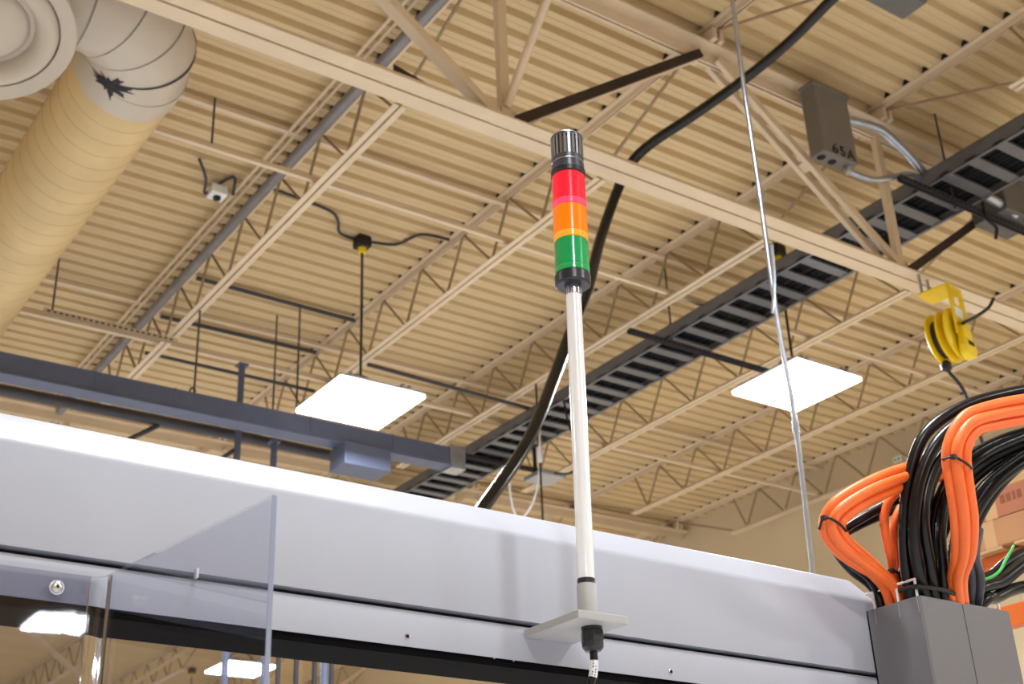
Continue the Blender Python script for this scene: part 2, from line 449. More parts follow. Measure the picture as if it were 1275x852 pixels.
# curly wiring and a small white sensor on the deck beside the duct
pipe('flexible_conduit', [(2.95, 8.0, 7.28), (3.05, 8.1, 7.2), (3.12, 8.28, 7.18), (3.2, 8.22, 7.26), (3.27, 8.08, 7.27), (3.3, 8.16, 7.16)], 0.012, 'dark_rod',
     'curly dark wire on the deck beside the white sensor', 'wire', 8, 5)
sn = thing('ceiling_sensor', 'small white box on the deck between duct and joist', 'sensor', (3.2, 8.25, 7.16))
MB().box((3.14, 8.18, 7.16), (3.27, 8.31, 7.24)).build('housing', 'sign_white', sn, 0, 0.01)
MB().lathe((3.205, 8.245, 7.16), (0, 0, -1), [(0.03, 0), (0.03, 0.02), (0.015, 0.03)], 12).build('eye', 'ink', sn)

# ------------------------------------------------------------------ strut channels
def strut(y, z, x0, x1, m, label):
    s = thing('strut_channel', label, 'strut', ((x0+x1)/2, y, z))
    mb = MB(); w, h, t = 0.042, 0.042, 0.004
    mb.box((x0, y-w/2, z), (x1, y-w/2+t, z+h)); mb.box((x0, y+w/2-t, z), (x1, y+w/2, z+h)); mb.box((x0, y-w/2, z+h-t), (x1, y+w/2, z+h))
    mb.box((x0, y-w/2, z), (x1, y-w/2+0.010, z+t)); mb.box((x0, y+w/2-0.010, z), (x1, y+w/2, z+t))
    mb.build('channel', m, s, 0)
    sl = None; x = x0 + 0.04
    base = MB().box((-0.014, y-w/2-0.0012, z+0.014), (0.014, y-w/2+0.0005, z+0.028))
    while x < x1 - 0.03:
        if sl is None:
            sl = base.build('slot', 'gap_black', s, 0); sl.location = (x, 0, 0)
        else:
            c = sl.copy(); COL.objects.link(c); c.location = (x, 0, 0)
        x += 0.05
strut(7.50, 6.53, 6.63, 8.36, 'dark_rod', 'dark slotted strut under the ladder tray, ending at the right lamp')
strut(4.66, 6.50, 6.72, 8.75, 'dark_rod', 'slotted strut under the ladder tray at the right edge')
strut(9.95, 6.72, 2.45, 3.60, 'steel_tan', 'cream slotted strut beside the far part of the tan duct')
strut(10.6, 6.53, 6.9, 8.0, 'dark_rod', 'dark slotted strut under the far end of the ladder tray')

# ------------------------------------------------------------------ ladder cable tray with cables
def tray():
    x0, x1, zb, y0, y1 = 7.08, 7.60, 6.60, 1.2, 16.0
    t = thing('ladder_tray', 'grey ladder cable tray full of dark cables, crossing under the joists', 'cable tray', ((x0+x1)/2, 8, zb))
    for x, s in ((x0, 1), (x1, -1)):
        mb = MB()
        mb.box((min(x, x+s*0.004), y0, zb), (max(x, x+s*0.004), y1, zb+0.115))
        mb.box((min(x, x+s*0.03), y0, zb), (max(x, x+s*0.03), y1, zb+0.004))
        mb.box((min(x, x+s*0.03), y0, zb+0.111), (max(x, x+s*0.03), y1, zb+0.115))
        mb.build('side_rail', 'tray_grey', t, 0)
    first = None; y = y0 + 0.15
    while y < y1:
        if first is None:
            first = MB().box((x0, -0.045, zb+0.006), (x1, 0.045, zb+0.026)).build('rung', 'tray_grey', t, 0); first.location = (0, y - 8 + 0, 0)
            first.location = (0, y, 0)
        else:
            c = first.copy(); COL.objects.link(c); c.location = (0, y, 0)
        y += 0.229
    random.seed(3)
    k = 0
    for x in (7.13, 7.17, 7.205, 7.25, 7.295, 7.33, 7.38, 7.42, 7.455, 7.50, 7.54):
        pts = [(x + random.uniform(-0.012, 0.012), y0 + (y1-y0)*i/14, zb + 0.028 + 0.022 + random.uniform(0, 0.01)) for i in range(15)]
        o = MB().tube(smooth_path(pts, 3), random.uniform(0.017, 0.024), 8).build('tray_cable', 'cable_dark')
        tag(o, 'dark cable lying in the grey ladder tray', 'cable', 'dark cables in the ladder tray')
tray()

# ------------------------------------------------------------------ round duct, elbow, round air diffuser
def duct():
    cx, cz, r = 1.814, 6.407, 0.30
    ye = 6.05
    d = thing('round_duct', 'large round tan spiral duct with white elbow in the upper left corner', 'air duct', (cx, 8, cz-r))
    prof = []; y = ye
    y = ye
    k = 0
    while y < 13.5:
        prof += [(r, y), (r, y+0.128), (r+0.004, y+0.132), (r+0.004, y+0.146)]; y += 0.15
    MB().lathe((cx, 0, cz), (0, 1, 0), prof, 56).build('spiral_pipe', 'duct_tan', d, 30)
    # collar between pipe and elbow
    MB().lathe((cx, 0, cz), (0, 1, 0), [(r-0.02, ye-0.02), (r+0.006, ye-0.02), (r+0.008, ye), (r+0.008, ye+0.14), (r-0.01, ye+0.16)], 56).build('collar', 'duct_white', d, 30)
    # elbow of five gores turning towards -X
    R = 0.42; c0 = V((cx - R, ye, cz)); N = 4; n = 48
    a = [math.radians(90*i/N) for i in range(N+1)]
    def ring(ang, rr):
        # centre on the arc; the ring lies in the plane through the pivot
        cc = c0 + V((math.cos(ang), -math.sin(ang), 0)) * R
        e1 = V((math.cos(ang), -math.sin(ang), 0)); e2 = V((0, 0, 1))
        return [cc + e1*math.cos(2*math.pi*q/n)*rr + e2*math.sin(2*math.pi*q/n)*rr for q in range(n)]
    for i in range(N):
        A, B = ring(a[i], r+0.003), ring(a[i+1], r)
        MB().add(A + B, [(q, (q+1) % n, n+(q+1) % n, n+q) for q in range(n)]).build('elbow_gore', 'duct_white', d, 30)
    for i in range(1, N+1):
        wb = 0.016 if i == 1 else 0.006
        A, B = ring(a[i]-wb, r+0.006), ring(a[i]+wb, r+0.006)
        MB().add(A + B, [(q, (q+1) % n, n+(q+1) % n, n+q) for q in range(n)]).build('seam_bead', 'sealant_black' if i == 1 else 'box_grey', d, 30)
    MB().lathe((cx-R, ye-R, cz), (-1, 0, 0), [(r, 0), (r, 3.2), (r-0.01, 3.2)], 48).build('branch_pipe', 'duct_white', d, 30)
    # splash of black sealant on the inner side of the first seams
    random.seed(5)
    def skin(th, ph, lift):
        cc = c0 + V((math.cos(th), -math.sin(th), 0)) * R
        e1 = V((math.cos(th), -math.sin(th), 0))
        return cc + (e1*math.cos(ph) + V((0, 0, 1))*math.sin(ph)) * (r + lift)
    mb = MB()
    n = 46; c = (math.radians(15), math.radians(240)); ringv = []
    for q in range(n):
        an = 2*math.pi*q/n; rad = random.choice((0.5, 0.62, 0.8, 1.15, 1.5)) * random.uniform(0.75, 1.1)
        ringv.append(skin(c[0] + math.sin(an)*rad*0.30, c[1] + math.cos(an)*rad*0.42, 0.006))
    inner = [skin(c[0] + math.sin(2*math.pi*q/n)*0.14, c[1] + math.cos(2*math.pi*q/n)*0.20, 0.010) for q in range(n)]
    mb.add([skin(*c, 0.012)] + inner + ringv, [(0, 1+q, 1+(q+1) % n) for q in range(n)] + [(1+q, 1+n+q, 1+n+(q+1) % n, 1+(q+1) % n) for q in range(n)])
    mb.build('sealant_splash', 'sealant_black', d, 0)
duct()

def diffuser():
    c = at(-16, 35, 6.5); tl = math.radians(20); nrm = V((0, -math.sin(tl), -math.cos(tl)))
    d = thing('round_diffuser', 'round cream air diffuser with nested rings cut by the left edge', 'air diffuser', tuple(c))
    MB().lathe(c, nrm, [(0.30, -0.10), (0.42, -0.03), (0.425, 0.0), (0.42, 0.012), (0.345, 0.006), (0.345, -0.04)], 64).build('flange_ring', 'duct_white', d, 30)
    MB().lathe(c, nrm, [(0.338, -0.05), (0.338, 0.0), (0.325, 0.022), (0.29, 0.03), (0.25, 0.015), (0.225, -0.03), (0.225, -0.08)], 64).build('middle_ring', 'duct_white', d, 60)
    MB().lathe(c, nrm, [(0.20, -0.07), (0.20, -0.035), (0.17, -0.01), (0.10, 0.004), (0.001, 0.006)], 48).build('inner_cone', 'duct_white', d, 60)
    MB().lathe(c, nrm, [(0.36, -0.11), (0.36, -0.10), (0.001, -0.098)], 48).build('back_pan', 'sealant_black', d, 30)
    MB().lathe(c, nrm, [(0.2, -0.30), (0.2, -0.11)], 32).build('neck', 'duct_white', d, 30)
diffuser()

# ------------------------------------------------------------------ grey busway on the left with posts
def busway():
    y, z0, z1 = 9.42, 5.84, 6.02
    b = thing('busway', 'long blue-grey busway beam ending behind the left lamp', 'busway', (3.0, y, z0))
    MB().box((-3, y-0.07, z0+0.02), (6.0, y+0.07, z1)).build('casing', 'grey_busway', b, 0, 0.004)
    MB().box((-3, y-0.085, z0), (6.0, y+0.085, z0+0.018)).build('bottom_flange', 'grey_busway', b, 0)
    MB().box((6.0, y-0.08, z0-0.02), (6.16, y+0.08, z1+0.03)).build('end_box', 'galv', b, 0, 0.004)
    for x in (0.6, 2.0, 2.75, 3.4, 4.6, 5.4):
        MB().box((x, y-0.074, z0+0.01), (x+0.012, y+0.074, z1+0.004)).build('joint_band', 'grey_busway', b, 0)
    MB().tube(smooth_path([(3.57, y, 6.02), (3.55, y, 6.06), (3.57, y, 6.09), (3.60, y, 6.06)], 5), 0.009, 8).build('hook', 'dark_rod', b)
    tb = MB().box((4.9, y-0.14, 5.64), (5.35, y+0.14, 5.84)).build('tap_box', 'grey_busway', b, 0, 0.006)
busway()
def post(x, y, z0, z1, w, label):
    p = thing('steel_post', label, 'post', (x, y, z0))
    MB().box((x-w/2, y-w/2, z0), (x+w/2, y+w/2, z1)).build('shaft', 'grey_busway', p, 0, 0.003)
    MB().box((x-w, y-w, z1-0.02), (x+w, y+w, z1)).build('cap_plate', 'grey_busway', p, 0)
post(4.19, 9.9, 0.0, 6.64, 0.045, 'dark square post passing behind the busway left of the left lamp')
post(4.53, 9.9, 0.0, 5.98, 0.045, 'dark square post below the busway, nearest the left lamp')
pipe('diagonal_bar', [(2.80, 10.1, 5.45), (3.55, 10.1, 6.0)], 0.022, 'dark_rod', 'dark diagonal bar under the busway at left', 'bar')
pipe('diagonal_bar', [(3.72, 10.1, 5.45), (4.19, 9.93, 5.85)], 0.02, 'dark_rod', 'short dark diagonal bar just above the machine header', 'bar')
pipe('deck_shade_bar', [(-1, 10.1, 6.03), (4.4, 10.1, 6.05), (5.3, 10.1, 6.04)], 0.048, 'dark_rod', 'long dark bar below the busway, standing in for the deck shadow', 'pipe', 10)  # solid dark bar in place of the shadow between far girder and deck
pipe('grey_drain_pipe', [(4.2, 10.6, 5.93), (4.65, 10.6, 5.90), (5.0, 10.6, 5.72), (5.3, 10.6, 5.92), (5.42, 10.6, 5.86), (5.43, 10.6, 5.3), (5.43, 10.6, 2.5), (5.43, 10.6, 0.0)], 0.035, 'grey_busway',
     'bent grey pipe rising behind the header under the left lamp', 'pipe', 10, 5)

# ------------------------------------------------------------------ high bay lamps
def make_lamp():
    L = thing('high_bay_lamp', 'x', 'ceiling lamp', (0, 0, 0), 'high bay lamps')
    a = 0.37
    MB().box((-a+0.02, -a+0.02, 0.03), (a-0.02, a-0.02, 0.07)).build('housing', 'lamp_body', L, 0, 0.01)
    MB().box((-a*0.55, -a*0.3, 0.07), (a*0.55, a*0.3, 0.14)).build('driver_box', 'lamp_body', L, 0, 0.008)
    for x in (-0.26, -0.20, 0.20, 0.26):
        MB().box((x-0.01, -a*0.9, 0.07), (x+0.01, a*0.9, 0.10)).build('cooling_fin', 'lamp_body', L, 0)
    MB().box((-a, -a, 0.0), (a, a, 0.03)).build('lens', 'lamp_lens', L, 0)
    MB().tube(smooth_path([(-0.2, 0, 0.08), (-0.15, 0, 0.2), (0, 0, 0.26), (0.15, 0, 0.2), (0.2, 0, 0.08)], 6), 0.008, 8).build('hanging_bail', 'dark_rod', L)
    MB().tube([(0, 0, 0.26), (0.003, 0, 0.9), (0, 0, 1.40)], 0.011, 8).build('cord', 'tie_black', L)
    MB().lathe((0, 0, 1.38), (0, 0, 1), [(0.03, 0), (0.035, 0.02), (0.035, 0.05)], 16).build('yellow_plug', 'yellow', L)
    MB().box((-0.06, -0.06, 1.43), (0.06, 0.06, 1.53)).build('junction_box', 'tie_black', L, 0, 0.01)
    ld = bpy.data.lights.new('lamp_light', 'AREA'); ld.shape = 'SQUARE'; ld.size = 0.72
    ld.energy = LAMP_W; ld.color = LAMP_COL
    lo = bpy.data.objects.new('lamp_light', ld); COL.objects.link(lo); lo.parent = L; lo.location = (0, 0, -0.006)
    return L
lamp0 = make_lamp(); first = True
for i, p in enumerate(LAMPS):
    o = lamp0 if first else copy_tree(lamp0); first = False
    o.location = p
    if i == 1:
        for ch in o.children:
            if ch.name.startswith(('yellow_plug', 'junction_box')): ch.location.z = -0.19
            if ch.name.startswith('cord'): ch.scale.z = 0.86
    if i == 0: o['label'] = 'glowing white high bay lamp hanging left of the signal tower'
    elif i == 1: o['label'] = 'glowing white high bay lamp behind the thin grey rod at right'
    else:
        o['label'] = ('glowing high bay lamp seen low through the clear guard' if i == 2 else 'glowing high bay lamp mirrored in the flat sheet of the clear guard' if i == 3
                      else 'unseen high bay lamp added to light the hall'); o['group'] = 'other high bay lamps, some added unseen'
# wires running away from the left lamp's junction box
pipe('flexible_conduit', [(4.56, 8.46, 7.29), (4.35, 8.4, 7.27), (4.25, 8.25, 7.28), (4.1, 8.15, 7.285), (3.6, 8.1, 7.285)], 0.012, 'dark_rod', 'thin wire on the deck running left from the lamp plug', 'wire', 8, 5)
pipe('flexible_conduit', [(4.60, 8.44, 7.29), (4.85, 8.35, 7.285), (4.95, 8.1, 7.285), (5.2, 8.05, 7.285)], 0.012, 'dark_rod', 'thin wire on the deck running right from the lamp plug', 'wire', 8, 5)

# ------------------------------------------------------------------ the 65A box and its conduits
def box65():
    x0, x1, y0, y1, z0, z1 = 6.01, 6.35, 4.695, 4.822, 6.517, 7.09
    b = thing('disconnect_box', 'grey electrical box marked 65A under the deck at upper right', 'electrical box', ((x0+x1)/2, (y0+y1)/2, z0))
    MB().box((x0, y0, z0), (x1, y1, z1)).build('body', 'box_grey', b, 0, 0.012)
    MB().box((x0-0.012, y0-0.012, z1-0.03), (x1+0.012, y1+0.0, z1)).build('lid_rim', 'box_grey', b, 0, 0.004)
    for x in (x0+0.045, x0+0.15):
        MB().lathe((x, y0+0.07, z0), (0, 0, -1), [(0.03, -0.002), (0.03, 0.003)], 20).build('knockout', 'gap_black', b)
    MB().lathe((x1-0.045, y0+0.06, z0), (0, 0, -1), [(0.035, 0), (0.035, 0.03), (0.025, 0.05)], 16).build('conduit_hub', 'galv', b)
    cu = bpy.data.curves.new('txt', 'FONT'); cu.body = '65A'; cu.size = 0.115; cu.extrude = 0.002; cu.space_character = 1.25
    to = bpy.data.objects.new('txt', cu); COL.objects.link(to)
    dg = bpy.context.evaluated_depsgraph_get()
    me = bpy.data.meshes.new_from_object(to.evaluated_get(dg)); me.name = 'marking'
    bpy.data.objects.remove(to)
    me.materials.clear(); me.materials.append(MATS['letter'])
    o = bpy.data.objects.new('marking', me); COL.objects.link(o); o.parent = b
    o.rotation_euler = (math.radians(90), 0, 0)
    o.location = (x0+0.085-b.location.x, y0-0.004-b.location.y, 0.015)
    o['label'] = 'dark stencilled marking 65A'
box65()
pipe('conduit', [(6.34, 4.75, 6.93), (6.62, 4.70, 6.93), (6.78, 4.70, 6.89), (6.95, 4.70, 6.80), (7.10, 4.72, 6.74), (7.3, 4.75, 6.73)], 0.032, 'galv',
     'thick light grey conduit bending from the 65A box to the ladder tray', 'conduit', 12, 5)
pipe('conduit', [(6.305, 4.755, 6.49), (6.40, 4.74, 6.47), (6.52, 4.72, 6.47), (6.66, 4.70, 6.52), (6.80, 4.72, 6.60), (6.92, 4.73, 6.66), (7.04, 4.74, 6.69), (7.3, 4.76, 6.70)], 0.022, 'galv',
     'thin grey conduit looping from the bottom of the 65A box', 'conduit', 12, 5)
# dark box and clamp at the right end of the tray strut
jb = thing('junction_box', 'dark grey box hanging beside the ladder tray at the right edge', 'electrical box', (7.95, 4.72, 6.45))
MB().box((7.78, 4.55, 6.56), (8.18, 4.85, 6.88)).build('body', 'hood', jb, 0, 0.01)
MB().box((7.77, 4.54, 6.85), (8.19, 4.86, 6.89)).build('lid', 'hood', jb, 0, 0.004)
pipe('conduit', [(7.62, 4.60, 6.64), (7.80, 4.60, 6.62), (7.95, 4.60, 6.58)], 0.035, 'galv', 'short thick grey conduit stub right of the ladder tray', 'conduit', 12)
pipe('strut_tie_wire', [(7.62, 4.64, 6.62), (7.60, 4.62, 6.45), (7.66, 4.60, 6.38), (7.62, 4.6, 6.28)], 0.012, 'tie_black', 'black wire tied around the right tray strut', 'wire', 8, 5)
# shaded fixture at the top edge
fx = thing('ceiling_fixture', 'dark grey tapered ceiling fixture cut by the top edge', 'fixture', (5.65, 3.7, 6.9))
MB().add([(5.30,3.62,6.90),(5.84,3.62,6.90),(5.84,3.80,6.90),(5.30,3.80,6.90),(5.25,3.56,7.02),(5.90,3.56,7.02),(5.90,3.86,7.02),(5.25,3.86,7.02)],
         [(3,2,1,0),(4,5,6,7),(0,1,5,4),(1,2,6,5),(2,3,7,6),(3,0,4,7)]).build('shade', 'hood', fx, 0, 0.01)
MB().box((5.32, 3.64, 7.02), (5.84, 3.78, 7.12)).build('ballast_box', 'hood', fx, 0, 0.008)
for x in (5.4, 5.75): MB().tube([(x, 3.71, 7.1), (x, 3.71, 7.3)], 0.006, 6).build('chain', 'dark_rod', fx)

# ------------------------------------------------------------------ yellow cord reel
def reel():
    c = V((7.06, 4.76, 5.42))
    r = thing('cord_reel', 'yellow retractable cord reel hanging under the girder at right', 'cord reel', (c.x, c.y, 5.25))
    ax = V((0.18, -0.98, 0)).normalized(); fw = V((-0.36, -0.93, 0)).normalized()   # spool axis, and sideways
    side = V((-ax.y, ax.x, 0))
    # spool
    for s, nm in ((-0.085, 'spool_flange'), (-0.01, 'spool_flange'), (0.05, 'spool_flange')):
        MB().lathe(c + ax*s, ax, [(0.03, 0), (0.175, 0), (0.185, 0.006), (0.185, 0.014), (0.175, 0.02), (0.03, 0.02)], 40).build(nm, 'yellow', r, 35)
    MB().lathe(c + ax*-0.07, ax, [(0.135, 0), (0.135, 0.07)], 32).build('wound_cord', 'reel_dark', r, 35)
    MB().lathe(c + ax*0.01, ax, [(0.10, 0), (0.10, 0.05)], 32).build('hub', 'yellow', r, 35)
    MB().lathe(c + ax*-0.10, ax, [(0.05, 0), (0.06, 0.012)], 24).build('axle_cap', 'yellow', r, 35)
    # mounting bracket: arm plate with a window, on top the base plate bolted to the girder
    up = V((0, 0, 1)); p = c + ax*0.10
    def quad(a0, a1, h0, h1, nm='bracket_plate'):
        MB().bar(p + side*((a0+a1)/2) + up*h0, p + side*((a0+a1)/2) + up*h1, side, a1-a0, 0.014).build(nm, 'yellow', r, 0, 0.003)
    quad(-0.10, -0.04, -0.04, 0.33); quad(0.05, 0.10, -0.04, 0.33)
    quad(-0.04, 0.05, 0.27, 0.33); quad(-0.04, 0.05, -0.04, 0.20)
    MB().bar(p + up*0.335 + ax*0.01, p + up*0.335 - ax*0.22, side, 0.2, 0.014).build('base_plate', 'yellow', r, 0, 0.003)
    for sg in (-0.06, 0.06): MB().tube([p - ax*0.2 + side*sg + up*0.33, p - ax*0.2 + side*sg + up*0.50], 0.01, 8).build('mount_bolt', 'galv', r)
    MB().bar(p + side*-0.02 + up*0.10 + ax*0.009, p + side*-0.02 + up*0.17 + ax*0.009, side, 0.11, 0.003).build('white_label', 'sign_white', r, 0)
    # outlet arm with roller and black ball stop
    q = p + ax*0.01
    MB().bar(q + up*0.02, q - up*0.14 + side*-0.02, side, 0.13, 0.05).build('outlet_arm', 'yellow', r, 0, 0.012)
    MB().lathe(q - up*0.13 + ax*-0.03, ax, [(0.07, 0), (0.075, 0.01), (0.075, 0.05), (0.07, 0.06)], 24).build('guide_roller', 'yellow', r, 35)
    MB().bar(q - up*0.10 + ax*0.03 + side*-0.04, q - up*0.10 + ax*0.03 + side*0.04, up, 0.03, 0.006).build('slot', 'gap_black', r, 0)
    b = c + ax*-0.06 - up*0.20
    MB().lathe(b, (0, 0, 1), [(0.01, -0.035), (0.035, -0.02), (0.038, 0.02), (0.02, 0.04)], 16).build('ball_stop', 'tie_black', r)
    e = c + ax*-0.06 - up*0.22
    MB().tube(smooth_path([tuple(e), (7.15, 4.78, 5.0), (7.42, 4.9, 4.6)], 6), 0.012, 8).build('hanging_cord', 'tie_black', r)
    MB().tube(smooth_path([tuple(p + up*0.06 + ax*0.02), at(1200, 402, 8.75), at(1216, 394, 8.9), at(1231, 383, 9.0), at(1237, 372, 9.1)], 6), 0.012, 8).build('feed_cord', 'tie_black', r)
reel()

# ------------------------------------------------------------------ thick black hose, thin rod, wires
hose = [at(1075, -35, 7.9), at(1035, 0, 8.0), at(985, 50, 8.15), at(925, 100, 8.25), at(860, 146, 8.25), at(812, 178, 8.25), at(785, 204, 8.25), at(770, 234, 8.25),
        at(748, 296, 8.0), at(732, 358, 7.65), at(708, 420, 7.3), at(690, 470, 7.05), at(657, 550, 6.6), at(600, 635, 6.2), at(545, 710, 6.0)]
pipe('black_hose', hose, 0.033, 'hose_black', 'thick glossy black hose draped over the girder behind the tower', 'hose', 14, 6)
base = at(1012, 716, 5.2)
vr = thing('hanging_rod', 'thin straight grey rod hanging in front of the right lamp', 'rod', tuple(base))
topp = [at(912, 0, 6.1), at(925, 100, 5.9), at(945, 235, 5.72), at(966, 385, 5.52), at(990, 525, 5.35), at(1012, 716, 5.2), at(1020, 800, 5.1)]
MB().tube(smooth_path([at(905, -50, 6.2)] + topp, 5), 0.0105, 10).build('shaft', 'galv', vr)
for q in (3, 5):
    a = topp[q-1]; dd = (topp[q] - topp[q-1]).normalized()
    MB().tube([a, a + dd*0.05], 0.0145, 10).build('coupling', 'galv', vr)
pipe('rod_side_wire', [at(961, 305, 5.6), at(964, 345, 5.55), at(962, 390, 5.5)], 0.007, 'galv', 'short wire beside the thin grey rod above the right lamp', 'wire', 8, 4)
TL = (7.09, 9.42, 6.61)
pipe('clear_tube_loop', [TL, at(672, 548, 12.3), at(671, 590, 12.3), at(664, 625, 12.3), at(648, 646, 12.3), at(638, 630, 12.3), at(635, 590, 12.3), at(650, 555, 12.3), at(660, 530, 12.3)], 0.010, 'cable_white',
     'thin white tube hanging in a loop beside the black hose', 'tube', 8, 6)
MBc = MB().lathe(at(672, 566, 12.3), (0, 0, 1), [(0.016, -0.08), (0.03, -0.06), (0.03, 0.06), (0.016, 0.08)], 12).build('tube_coupling', 'cable_white'); tag(MBc, 'white coupling on the thin hanging tube', 'coupling')
pipe('hanging_wire', [(6.91, 9.22, 6.8), (6.91, 9.22, 6.1), (6.91, 9.22, 4.6)], 0.010, 'tie_black', 'thin black wire hanging beside the white tube loop', 'wire', 8, 4)
pipe('hanging_wire', [(7.10, 9.05, 6.62), (7.12, 9.0, 6.3), (7.22, 8.95, 6.02), (7.14, 9.05, 5.88), (6.98, 9.1, 5.86)], 0.010, 'tie_black', 'black wire hanging in a hook below the ladder tray', 'wire', 8, 5)
pl = thing('hanging_light_panel', 'small flat blue-grey panel hanging below the tray beside the tower', 'fixture', (7.70, 10.2, 6.28))
MB().box((7.54, 10.04, 6.28), (7.86, 10.36, 6.33)).build('panel', 'lamp_body', pl, 0, 0.01)
MB().tube([(7.58, 10.2, 6.33), (7.58, 10.2, 6.61)], 0.02, 8).build('stem', 'tie_black', pl)
ex = thing('exit_sign', 'tiny white sign with green marks above the orange cables', 'sign', (11.95, 9.05, 6.72))
MB().box((11.93, 8.99, 6.74), (12.10, 9.11, 6.95)).build('case', 'sign_white', ex, 0, 0.006)
for z in (6.79, 6.85, 6.91):
    for y in (9.015, 9.065): MB().box((11.926, y, z-0.012), (11.931, y+0.025, z+0.012)).build('green_mark', 'sign_green', ex, 0)
for i, x in enumerate((2.349, 2.43, 2.515, 2.594)):
    o = MB().tube([(x, 5.0, 1.0), (x, 5.0, 2.98)], 0.011, 8).build('upright_bar', 'dark_rod')
    tag(o, ['first', 'second', 'third', 'fourth'][i] + ' dark upright bar from the clear guard, under the header', 'bar', 'dark bars under the header')

# ================================================================== machine header
def header():
    e = thing('machine_header', 'long grey sheet-metal machine header crossing the lower picture', 'machine frame', (1.2, 1.67, 2.05))
    xa, xb = -0.7, 2.05
    up = [(1.67, 2.120), (1.67, 2.256), (1.6715, 2.262), (1.675, 2.268), (1.722, 2.315), (1.728, 2.319), (1.735, 2.320), (1.93, 2.320), (1.93, 2.120)]
    MB().extr([(xa, y, z) for y, z in up], (xb-xa, 0, 0)).build('upper_panel', 'beam_paint', e, 35)
    lo = [(1.67, 2.056), (1.67, 2.100), (1.6715, 2.107), (1.676, 2.112), (1.683, 2.114), (1.775, 2.114), (1.775, 2.0575), (1.674, 2.0575)]
    MB().extr([(xa, y, z) for y, z in lo], (xb-xa, 0, 0)).build('lower_panel', 'beam_paint', e, 35)
    MB().box((xa, 1.690, 2.113), (xb, 1.90, 2.121)).build('seam_gap', 'gap_black', e, 0)
    MB().box((xa, 1.676, 2.045), (xb, 1.775, 2.0574)).build('bottom_liner', 'beam_dark', e, 0)
    for x, z in ((0.99, 2.071), (1.503, 2.070), (0.30, 2.073)):
        h = MB().lathe((x, 1.6695, z), (0, -1, 0), [(0.0042, 0), (0.0046, 0.0004), (0.0032, 0.0008), (0.0028, 0.0006)], 16).build('rivet_hole_rim', 'screw', e)
        sub(h); MB().lathe((x, 1.6695, z), (0, -1, 0), [(0.003, 0), (0.003, 0.0011)], 14).build('hole', 'gap_black', h)
    for x in (1.146, 1.182):
        MB().lathe((x, 1.672, 2.056), (0, 0, -1), [(0.002, 0), (0.002, 0.0015)], 10).build('small_stud', 'screw', e)
    MB().box((0.655, 1.664, 2.112), (0.6585, 1.672, 2.125)).build('seam_tab', 'wire_white', e, 0)
    e.rotation_euler = (0, 0.009, 0)
header()

